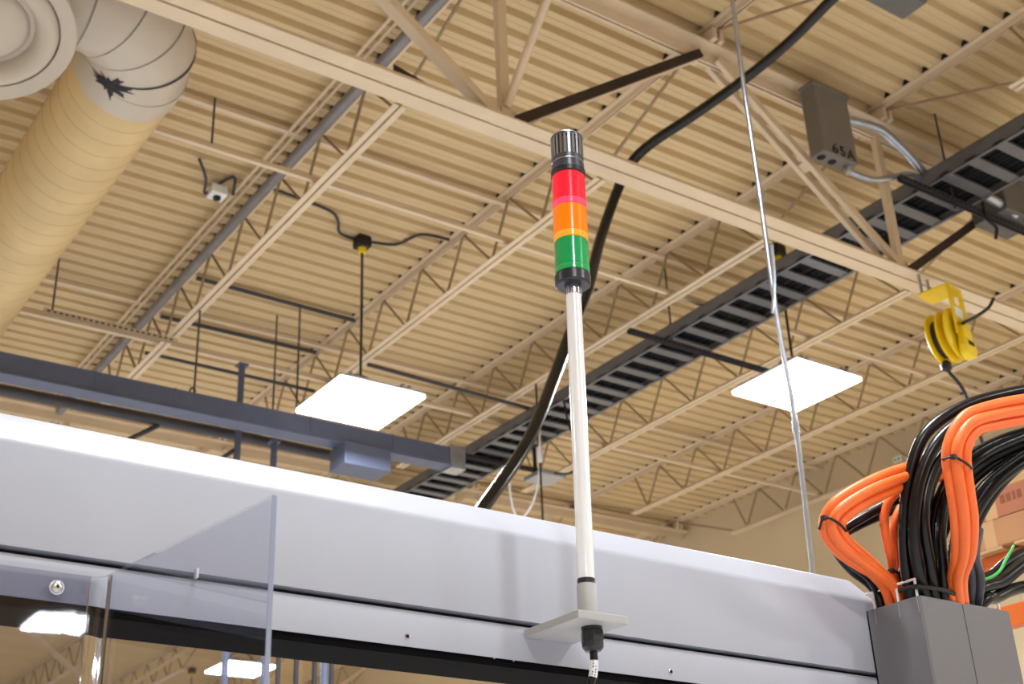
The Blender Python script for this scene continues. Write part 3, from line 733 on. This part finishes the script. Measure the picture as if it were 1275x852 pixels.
# ------------------------------------------------------------------ mounting bracket, signal tower, gland, cable
PB = V((1.243, 1.557, 2.105)); TA = V((0.0204*0.8215, -0.0204*0.569, 1.0)).normalized()
bk = MB().box((1.202, 1.528, 2.0925), (1.299, 1.668, 2.105)).build('mounting_plate', 'plate_grey', None, 0, 0.0012)
tag(bk, 'grey metal mounting plate sticking out from the header under the pole', 'bracket')
def tower():
    t = thing('signal_tower', 'signal tower with red, amber and green lights on a white pole', 'signal light', tuple(PB))
    A = lambda h: PB + TA*h
    n = 48
    MB().lathe(PB, TA, [(0.0155, 0), (0.0155, 0.048), (0.0145, 0.050)], n).build('sleeve', 'plate_grey', t)
    MB().lathe(PB, TA, [(0.0138, 0.050), (0.0142, 0.0508), (0.0138, 0.0525), (0.0142, 0.054), (0.0138, 0.0555), (0.0142, 0.057), (0.0136, 0.0585)], n).build('thread_ring', 'plastic_black', t, 20)
    MB().lathe(PB, TA, [(0.0135, 0.0585), (0.0133, 0.56)], n).build('pole', 'pole_white', t)
    k = MB()
    for q in range(24):
        a = 2*math.pi*q/24; d = V((math.cos(a), math.sin(a), 0))
        k.bar(A(0.556) + d*0.0128, A(0.577) + d*0.0128, d, 0.004, 0.0024)
    k.lathe(PB, TA, [(0.0128, 0.554), (0.0128, 0.578)], n)
    k.build('knurled_collar', 'brushed', t, 30)
    R = 0.0305
    MB().lathe(PB, TA, [(0.012, 0.5735), (R-0.003, 0.5735), (R+0.0005, 0.577), (R+0.0008, 0.592), (R-0.001, 0.5935), (R-0.001, 0.595)], 64).build('base_module', 'plastic_black', t, 30)
    for nm, z0, z1 in (('green', 0.595, 0.660), ('amber', 0.660, 0.727), ('red', 0.727, 0.795)):
        l = MB().lathe(PB, TA, [(R-0.0015, z0+0.013), (R-0.0005, z0+0.014), (R-0.0008, z1-0.001), (R-0.003, z1)], 64).build('lens', 'lens_'+nm, t, 30)
        l['label'] = nm + ' translucent lens segment'
        sub(l)
        MB().lathe(PB, TA, [(R-0.002, z0), (R, z0+0.001), (R, z0+0.0035), (R-0.0008, z0+0.0045), (R-0.0008, z0+0.0085), (R, z0+0.0095), (R, z0+0.0122), (R-0.0012, z0+0.0132)], 64).build('lens_rim', 'lens_'+nm+'_rim', l, 20)
    R2 = R - 0.0012
    MB().lathe(PB, TA, [(R-0.002, 0.795), (R+0.0007, 0.7965), (R+0.0007, 0.806), (R-0.0005, 0.8075)], 64).build('cap_ring', 'plastic_black', t, 30)
    MB().lathe(PB, TA, [(R2, 0.8075), (R2, 0.834), (R2-0.004, 0.8345), (R2-0.004, 0.872), (R2, 0.8725), (R2+0.0003, 0.878), (R2-0.003, 0.8825), (0.001, 0.884)], 64).build('buzzer_cap', 'cap_grey', t, 30)
    for q in range(24):
        a = 2*math.pi*q/24; d = V((math.cos(a), math.sin(a), 0))
        MB().bar(A(0.833) + d*(R2-0.002), A(0.874) + d*(R2-0.002), d, 0.0042, 0.0042).build('grille_fin', 'brushed', t, 0)
    MB().lathe(PB, TA, [(R2+0.0002, 0.8215), (R2+0.0006, 0.8225), (R2+0.0002, 0.8235)], 64).build('cap_seam', 'brushed', t, 30)
tower()
def gland():
    g = thing('cable_gland', 'black hexagonal cable gland screwed under the mounting plate', 'cable gland', (1.258, 1.568, 2.05))
    c = V((1.258, 1.568, 2.0925))
    MB().lathe(c, (0, 0, -1), [(0.0165, 0), (0.0165, 0.005)], 32).build('washer', 'plastic_black', g)
    MB().lathe(c, (0, 0, -1), [(0.0175, 0.005), (0.0185, 0.007), (0.0185, 0.021), (0.0175, 0.023)], 6).build('hex_nut', 'plastic_black', g, 20, 0.0008)
    MB().lathe(c, (0, 0, -1), [(0.017, 0.023), (0.0165, 0.031), (0.012, 0.037), (0.0075, 0.038)], 12).build('dome_nut', 'plastic_black', g, 25)
    path = smooth_path([c + V((0, 0, -0.03)), c + V((0, 0, -0.055)), c + V((-0.004, 0.003, -0.08)), c + V((-0.016, 0.012, -0.105)), c + V((-0.038, 0.03, -0.13)), c + V((-0.075, 0.06, -0.155))], 6)
    cb = thing('tower_cable', 'black cable with a white printed tag below the gland', 'cable', tuple(c + V((0, 0, -0.1))))
    MB().tube(path, 0.0062, 14).build('sheath', 'cable_black', cb)
    lab = MB().tube(path[5:12], 0.0066, 20, False).build('printed_tag', 'cable_label', cb, 60); sub(lab)
    # rows of tiny print on the tag
    fwd = V((-0.45, -0.8, 0)).normalized()
    random.seed(2)
    for row in (-1, 1):
        for i in range(5, 11):
            a, b = path[i], path[i+1]; t = (b-a).normalized(); s = t.cross(fwd).normalized()
            o = a + fwd*0.00665*0.93 + s*0.0022*row
            if random.random() < 0.85:
                MB().bar(o + (b-a)*0.1, o + (b-a)*random.uniform(0.5, 0.85), s, 0.0016, 0.0004).build('print_mark', 'ink', lab, 0)
gland()

# ------------------------------------------------------------------ clear acrylic guard
def guard():
    g = thing('clear_guard', 'clear bent acrylic guard screwed to the header at lower left', 'machine guard', (0.53, 1.66, 1.2))
    z0, z1, th = 1.2, 2.098, 0.006
    P0, P1, P2 = V((0.515, 1.662, 0)), V((0.531, 1.646, 0)), V((0.584, 1.27, 0))
    MB().box((-0.5, 1.659, z0), (0.512, 1.665, z1)).build('flat_sheet', 'acrylic_flat', g, 0)
    d = (P2 - P1).normalized(); nrm = V((d.y, -d.x, 0))
    MB().extr([P1 + d*0.004 - nrm*th/2 + V((0,0,z0)), P2 - nrm*th/2 + V((0,0,z0)), P2 + nrm*th/2 + V((0,0,z0)), P1 + d*0.004 + nrm*th/2 + V((0,0,z0))], (0, 0, z1-z0)).build('wing_sheet', 'acrylic', g, 0)
    MB().extr([P2 - nrm*th/2 + V((0,0,z0)), P2 + d*0.0012 - nrm*th/2 + V((0,0,z0)), P2 + d*0.0012 + nrm*th/2 + V((0,0,z0)), P2 + nrm*th/2 + V((0,0,z0))], (0, 0, z1-z0)).build('polished_edge', 'acrylic_edge', g, 0)
    # bend
    arc = []
    a0 = V((0.512, 1.662, 0)); N = 10
    ctrl = V((0.530, 1.664, 0)); a1 = P1 + d*0.004
    for i in range(N+1):
        t = i/N; arc.append(a0*(1-t)**2 + ctrl*2*t*(1-t) + a1*t*t)
    L, Rr = [], []
    for i, p in enumerate(arc):
        tt = (arc[min(i+1, N)] - arc[max(i-1, 0)]).normalized(); nn = V((tt.y, -tt.x, 0))
        L.append(p - nn*th/2); Rr.append(p + nn*th/2)
    MB().extr([p + V((0,0,z0)) for p in L + Rr[::-1]], (0, 0, z1-z0)).build('bend', 'acrylic_bend', g, 60)
    s = MB().lathe((0.470, 1.659, 2.078), (0, -1, 0), [(0.0075, 0), (0.0078, 0.001), (0.0068, 0.0035), (0.004, 0.0052), (0.0022, 0.0054)], 28).build('button_screw', 'screw', g, 50); sub(s)
    MB().lathe((0.470, 1.659, 2.078), (0, -1, 0), [(0.0022, 0.005), (0.0022, 0.0056)], 6).build('hex_socket', 'ink', s, 0)
    MB().lathe((0.470, 1.6592, 2.078), (0, -1, 0), [(0.0095, 0), (0.0095, 0.0006)], 24).build('washer', 'galv', g)
guard()

# ------------------------------------------------------------------ wireway post and cables
def column():
    x0, xm, x1, y0, y1, z0, z1 = 2.022, 2.145, 2.292, 1.538, 1.668, 0.0, 2.23
    c = thing('wireway_post', 'grey square wireway post at lower right with cables rising out', 'wireway', ((x0+x1)/2, 1.6, 0))
    t = 0.003
    MB().box((x0, y0+0.004, z0), (x0+t, y1, z1)).build('side_panel', 'column_grey', c, 0)
    MB().extr([(x0, y0+0.004, z0), (x0+0.004, y0, z0), (xm-0.0008, y0, z0), (xm-0.0008, y0+t, z0), (x0+0.005, y0+t, z0), (x0+t, y0+0.006, z0)], (0, 0, z1)).build('front_panel', 'column_grey', c, 0)
    MB().extr([(xm+0.0008, y0-0.001, z0), (x1-0.004, y0-0.001, z0), (x1, y0+0.003, z0), (x1, y1, z0), (x1-t, y1, z0), (x1-t, y0+0.006, z0), (x1-0.006, y0+t, z0), (xm+0.0008, y0+t, z0)], (0, 0, z1)).build('front_cover', 'column_grey', c, 0)
    MB().box((x0, y1-t, z0), (x1, y1, z1)).build('back_panel', 'column_grey', c, 0)
    MB().box((xm-0.0008, y0+0.0012, z0), (xm+0.0008, y0+0.002, z1)).build('cover_seam', 'wire_white', c, 0)
    f = MB()
    q = thing('wire_frame', 'white wire frame on top of the wireway post, left of the cables', 'wire frame', (2.024, 1.6, 2.22))
    r = 0.0026; zt = 2.263
    def w(a, b): MB().tube([a, b], r, 8).build('wire', 'wire_white', q)
    for y in (1.545, 1.59, 1.648): w((2.0245, y, 2.20), (2.0245, y, zt))
    w((2.0245, 1.543, zt), (2.0245, 1.665, zt))
    w((2.27, 1.545, 2.20), (2.27, 1.545, 2.245))
column()

CT = 0.0105
def cable(entry, pts, m, label, cat='cable', group=None, r=CT, k=6):
    """entry: where the cable stands inside the post opening (x, y), or None"""
    P = [at(*p) for p in pts]
    if entry: P = [V((entry[0], entry[1], z)) for z in ((2.06, 2.16, 2.25) if entry[1] > 1.59 and entry[0] < 2.06 else (2.06, 2.14, 2.22))] + P
    o = MB().tube(smooth_path(P, k), r, 12).build('cable', m)
    return tag(o, label, cat, group)
BLK = 'black cables rising from the wireway post'
ORG = 'orange cables of the right bundle'
ORL = 'orange cables of the left loop'
# black bundle, arching to the right
blacks = [
 ((2.045,1.575), [(1127,700,2.505),(1126,650,2.51),(1132,595,2.53),(1152,541,2.56),(1198,507,2.60),(1250,491,2.64),(1320,478,2.70)]),
 ((2.058,1.552), [(1141,700,2.485),(1138,650,2.49),(1146,596,2.51),(1168,550,2.54),(1208,518,2.58),(1260,501,2.62),(1320,490,2.68)]),
 ((2.085,1.605), [(1146,700,2.54),(1150,650,2.55),(1160,600,2.57),(1186,556,2.60),(1230,528,2.63),(1280,512,2.67),(1320,504,2.71)]),
 ((2.083,1.553), [(1158,706,2.50),(1150,650,2.50),(1155,604,2.53),(1176,564,2.57),(1220,535,2.62),(1276,518,2.66),(1320,505,2.70)]),
 ((2.110,1.595), [(1164,700,2.54),(1162,650,2.56),(1176,606,2.59),(1206,570,2.63),(1246,548,2.67),(1290,534,2.71)]),
 ((2.108,1.552), [(1174,706,2.52),(1172,656,2.53),(1186,606,2.58),(1226,566,2.64),(1290,537,2.70)]),
 ((2.140,1.620), [(1166,700,2.59),(1172,656,2.60),(1190,614,2.63),(1226,576,2.67),(1290,547,2.73)]),
 ((2.170,1.605), [(1186,706,2.59),(1194,660,2.61),(1220,612,2.64),(1256,580,2.68),(1300,552,2.72)]),
 ((2.115,1.632), [(1150,700,2.60),(1158,650,2.61),(1172,616,2.63),(1206,582,2.66),(1290,552,2.74)]),
 ((2.190,1.625), [(1202,702,2.62),(1216,652,2.63),(1244,606,2.66),(1280,572,2.69),(1310,552,2.72)]),
 ((2.150,1.648), [(1180,706,2.63),(1192,664,2.645),(1216,622,2.665),(1248,588,2.70),(1300,556,2.76)]),
 ((2.200,1.600), [(1199,700,2.60),(1206,660,2.60),(1228,618,2.62),(1258,588,2.65),(1310,556,2.70)]),
 ((2.135,1.648), [(1160,706,2.63),(1180,650,2.65),(1204,606,2.67),(1246,572,2.70),(1300,545,2.76)]),
 ((2.062,1.630), [(1128,700,2.57),(1138,640,2.58),(1152,594,2.59),(1180,552,2.62),(1226,522,2.65),(1320,500,2.72)]),
]
bl_lab = ['outermost black cable of the big arch, nearest the ceiling edge', 'second black cable from the outside of the big arch']
for i, (e, p) in enumerate(blacks):
    cable(e, p, 'cable_black', bl_lab[i] if i < 2 else 'black cable inside the big arch over the wireway post', group=BLK, r=0.0115 if i < 4 else 0.0105)
# orange bundle at right
def org(off, d):
    c = [(1192,722,2.51),(1200,690,2.47),(1201,648,2.44),(1196,610,2.43),(1191,572,2.43),(1195,548,2.44),(1210,527,2.46),(1236,518,2.49),(1272,511,2.53),(1320,506,2.58)]
    wd = [8,11.5,13.5,14,14.5,15,15,15.5,16,17]
    dirs = [(1,0),(1,-0.1),(1,0),(1,0.1),(1,0.0),(0.9,0.35),(0.65,0.75),(0.3,0.95),(0.1,1),(0.05,1)]
    return [(x + dx*w*off, y + dy*w*off, z + d) for (x, y, z), w, (dx, dy) in zip(c, wd, dirs)]
for e, off, d, lab in (((2.134,1.556), -0.82, 0.0, 'left outer orange cable of the right bundle'), ((2.157,1.553), -0.02, -0.012, 'middle orange cable of the right bundle'),
                    ((2.181,1.560), 0.78, 0.002, 'right inner orange cable of the right bundle'), ((2.158,1.577), 0.38, 0.02, 'rear orange cable of the right bundle')):
    cable(e, org(off, d), 'cable_orange', lab, group=ORG, r=0.0105)
# orange loop at left
def orl(off, d):
    c = [(1092,714,2.505),(1074,700,2.49),(1050,681,2.47),(1036,658,2.46),(1044,637,2.46),(1072,617,2.48),(1104,602,2.51),(1134,592,2.55),(1170,584,2.60)]
    wd = [7,9,11.5,13.5,14,14,14,14,12]
    dirs = [(0.6,-0.6),(0.65,-0.75),(0.8,-0.6),(1,-0.05),(0.75,0.7),(0.5,0.87),(0.4,0.92),(0.3,0.95),(0.3,0.95)]
    return [(x + dx*w*off, y + dy*w*off, z + d) for (x, y, z), w, (dx, dy) in zip(c, wd, dirs)]
for e, off, d, lab in (((2.038,1.622), -0.75, 0.0, 'outer orange cable of the left loop'), ((2.037,1.598), 0.0, -0.012, 'middle orange cable of the left loop'), ((2.058,1.606), 0.75, 0.002, 'inner orange cable of the left loop')):
    cable(e, orl(off, d), 'cable_orange', lab, group=ORL, r=0.0105)
cable((2.040,1.646), [(1084,722,2.535),(1060,702,2.51),(1047,685,2.51),(1044,669,2.52),(1056,656,2.54),(1085,639,2.56),(1125,619,2.60),(1150,610,2.62)], 'cable_black', 'black cable following underneath the left orange loop', r=0.009)
cable((2.066,1.654), [(1086,732,2.56),(1062,712,2.54),(1046,694,2.53),(1039,678,2.53),(1046,668,2.55),(1075,652,2.59),(1125,630,2.64)], 'cable_black', 'second black cable below the left orange loop', r=0.009)
cable((2.082,1.630), [(1112,712,2.56),(1108,690,2.55),(1102,662,2.55),(1102,638,2.56),(1112,618,2.57),(1130,606,2.60),(1160,598,2.64)], 'cable_orange', 'orange cable rising in a narrow loop left of the black bundle', r=0.009)
cable((2.088,1.652), [(1119,712,2.59),(1116,690,2.59),(1113,664,2.59),(1116,645,2.60),(1126,628,2.62),(1150,612,2.66)], 'cable_orange', 'short orange cable tucked between narrow loop and black bundle', r=0.009)
# grey cables entering the right half of the post, and black ones running right
for i, (dx, lab) in enumerate(((0, 'left'), (11, 'middle'), (22, 'right'))):
    cable((2.205 + dx*0.0019, 1.585), [(1199+dx,724,2.59),(1197+dx*0.8,692,2.62),(1206+dx*0.6,660,2.67)], 'cable_grey', lab + ' dull grey cable at the right end of the post', r=0.009)
cable((2.235,1.640), [(1216,738,2.67),(1228,730,2.69),(1248,724,2.72),(1272,706,2.76),(1300,690,2.80)], 'cable_black', 'upper black cable bending right beside the boxes', r=0.013)
cable((2.268,1.625), [(1226,748,2.67),(1240,744,2.70),(1262,734,2.74),(1300,726,2.78)], 'cable_black', 'lower black cable bending right beside the boxes', r=0.013)
cable((2.205,1.648), [(1204,722,2.68),(1218,722,2.72),(1236,717,2.76),(1256,700,2.80),(1276,688,2.84),(1300,680,2.88)], 'cable_black', 'steep black cable rising right under the boxes', r=0.013)
cable(None, [(1218,724,2.64),(1234,719,2.66),(1245,711,2.68),(1252,698,2.71),(1262,680,2.76)], 'cable_green', 'thin green wire beside the right black cables', r=0.003)
cable((2.165,1.652), [(1196,706,2.70),(1203,680,2.72),(1212,650,2.75),(1222,610,2.78)], 'cable_black', 'short dark cable standing behind the grey cables', r=0.010)
cable(None, [(1195,668,2.78),(1216,640,2.80),(1224,634,2.82),(1230,632,2.84)], 'cable_green', 'green wire end showing beside the cardboard boxes', r=0.004)
# cable ties
def tie(ring_pts, label, r=0.0024):
    t = thing('cable_tie', label, 'cable tie', tuple(at(*ring_pts[0])))
    P = [at(*p) for p in ring_pts]
    MB().tube(smooth_path(P + [P[0]], 6), r, 8).build('strap', 'tie_black', t)
    h = P[1]; MB().box(tuple(h - V((0.005, 0.005, 0.004))), tuple(h + V((0.005, 0.005, 0.004)))).build('head', 'tie_black', t, 0, 0.001)
tie([(1174,572,2.41),(1187,569,2.405),(1200,575,2.405),(1210,583,2.42),(1206,584,2.48),(1180,575,2.48)], 'black cable tie around the right orange bundle')
tie([(1020,658,2.45),(1026,645,2.435),(1040,649,2.435),(1053,661,2.455),(1048,668,2.50),(1026,664,2.50)], 'black cable tie around the left orange loop')
tie([(1119,736,2.51),(1140,731,2.465),(1165,733,2.475),(1184,738,2.50),(1192,742,2.56),(1170,742,2.66),(1126,742,2.62)], 'black cable tie around the black bundle at the post top', 0.0045)
tie([(1104,712,2.55),(1110,711,2.54),(1119,713,2.55),(1126,717,2.57),(1120,720,2.61)], 'small black cable tie on the narrow orange cable')

# ------------------------------------------------------------------ boxes on the orange rack at right
def boxes():
    def carton(x0, y0, z0, sx, sy, sz, m, label, prints=()):
        b = thing('cardboard_box', label, 'box', (x0+sx/2, y0+sy/2, z0), 'cardboard boxes on the rack')
        MB().box((x0, y0, z0), (x0+sx, y0+sy, z0+sz)).build('carton', m, b, 0, 0.004)
        MB().box((x0-0.001, y0+sy-0.09, z0+0.0), (x0+0.002, y0+sy-0.04, z0+sz)).build('tape_strip', 'tape', b, 0)
        for (py, pz, w, h) in prints:
            MB().box((x0-0.0012, y0+py, z0+pz), (x0+0.001, y0+py+w, z0+pz+h)).build('printed_mark', 'print_red', b, 0)
    X0 = 4.0
    carton(X0, 2.20, 2.93, 0.6, 0.565, 0.098, 'cardboard', 'lowest cardboard box on the rack at the right edge')
    carton(X0, 2.20, 3.029, 0.6, 0.54, 0.104, 'cardboard_red', 'reddish printed cardboard box in the middle of the stack',
           [(0.34, 0.045, 0.018, 0.03), (0.365, 0.045, 0.012, 0.03), (0.385, 0.045, 0.018, 0.03), (0.41, 0.045, 0.018, 0.03), (0.30, 0.02, 0.02, 0.02)])
    carton(X0+0.02, 2.16, 3.134, 0.6, 0.50, 0.15, 'wood', 'tan box with wavy grain on top of the stack')
    rk = thing('pallet_rack', 'orange pallet rack beams below the cardboard boxes at right', 'rack', (4.4, 2.5, 0))
    for z in (2.845, 2.66):
        MB().box((4.04, 1.6, z), (4.09, 2.95, z+0.075)).build('rack_beam', 'rack_orange', rk, 0, 0.003)
        MB().box((4.6, 1.6, z), (4.65, 2.95, z+0.075)).build('rack_beam', 'rack_orange', rk, 0, 0.003)
    for x in (4.03, 4.62):
        MB().box((x, 2.95, 0), (x+0.07, 3.02, 2.92)).build('rack_upright', 'rack_orange', rk, 0, 0.003)
    for i in range(4):
        MB().box((4.0, 2.18+i*0.16, 2.92-0.0), (4.66, 2.18+i*0.16+0.11, 2.93)).build('deck_board', 'wood', rk, 0)
    wb = MB().box((4.2, 1.9, 2.735), (4.6, 2.75, 2.80)).build('white_box', 'sign_white', None, 0, 0.004)
    tag(wb, 'flat white box between the orange rack beams', 'box')
boxes()

for o in bpy.data.objects:
    if '_o' in o: del o['_o']
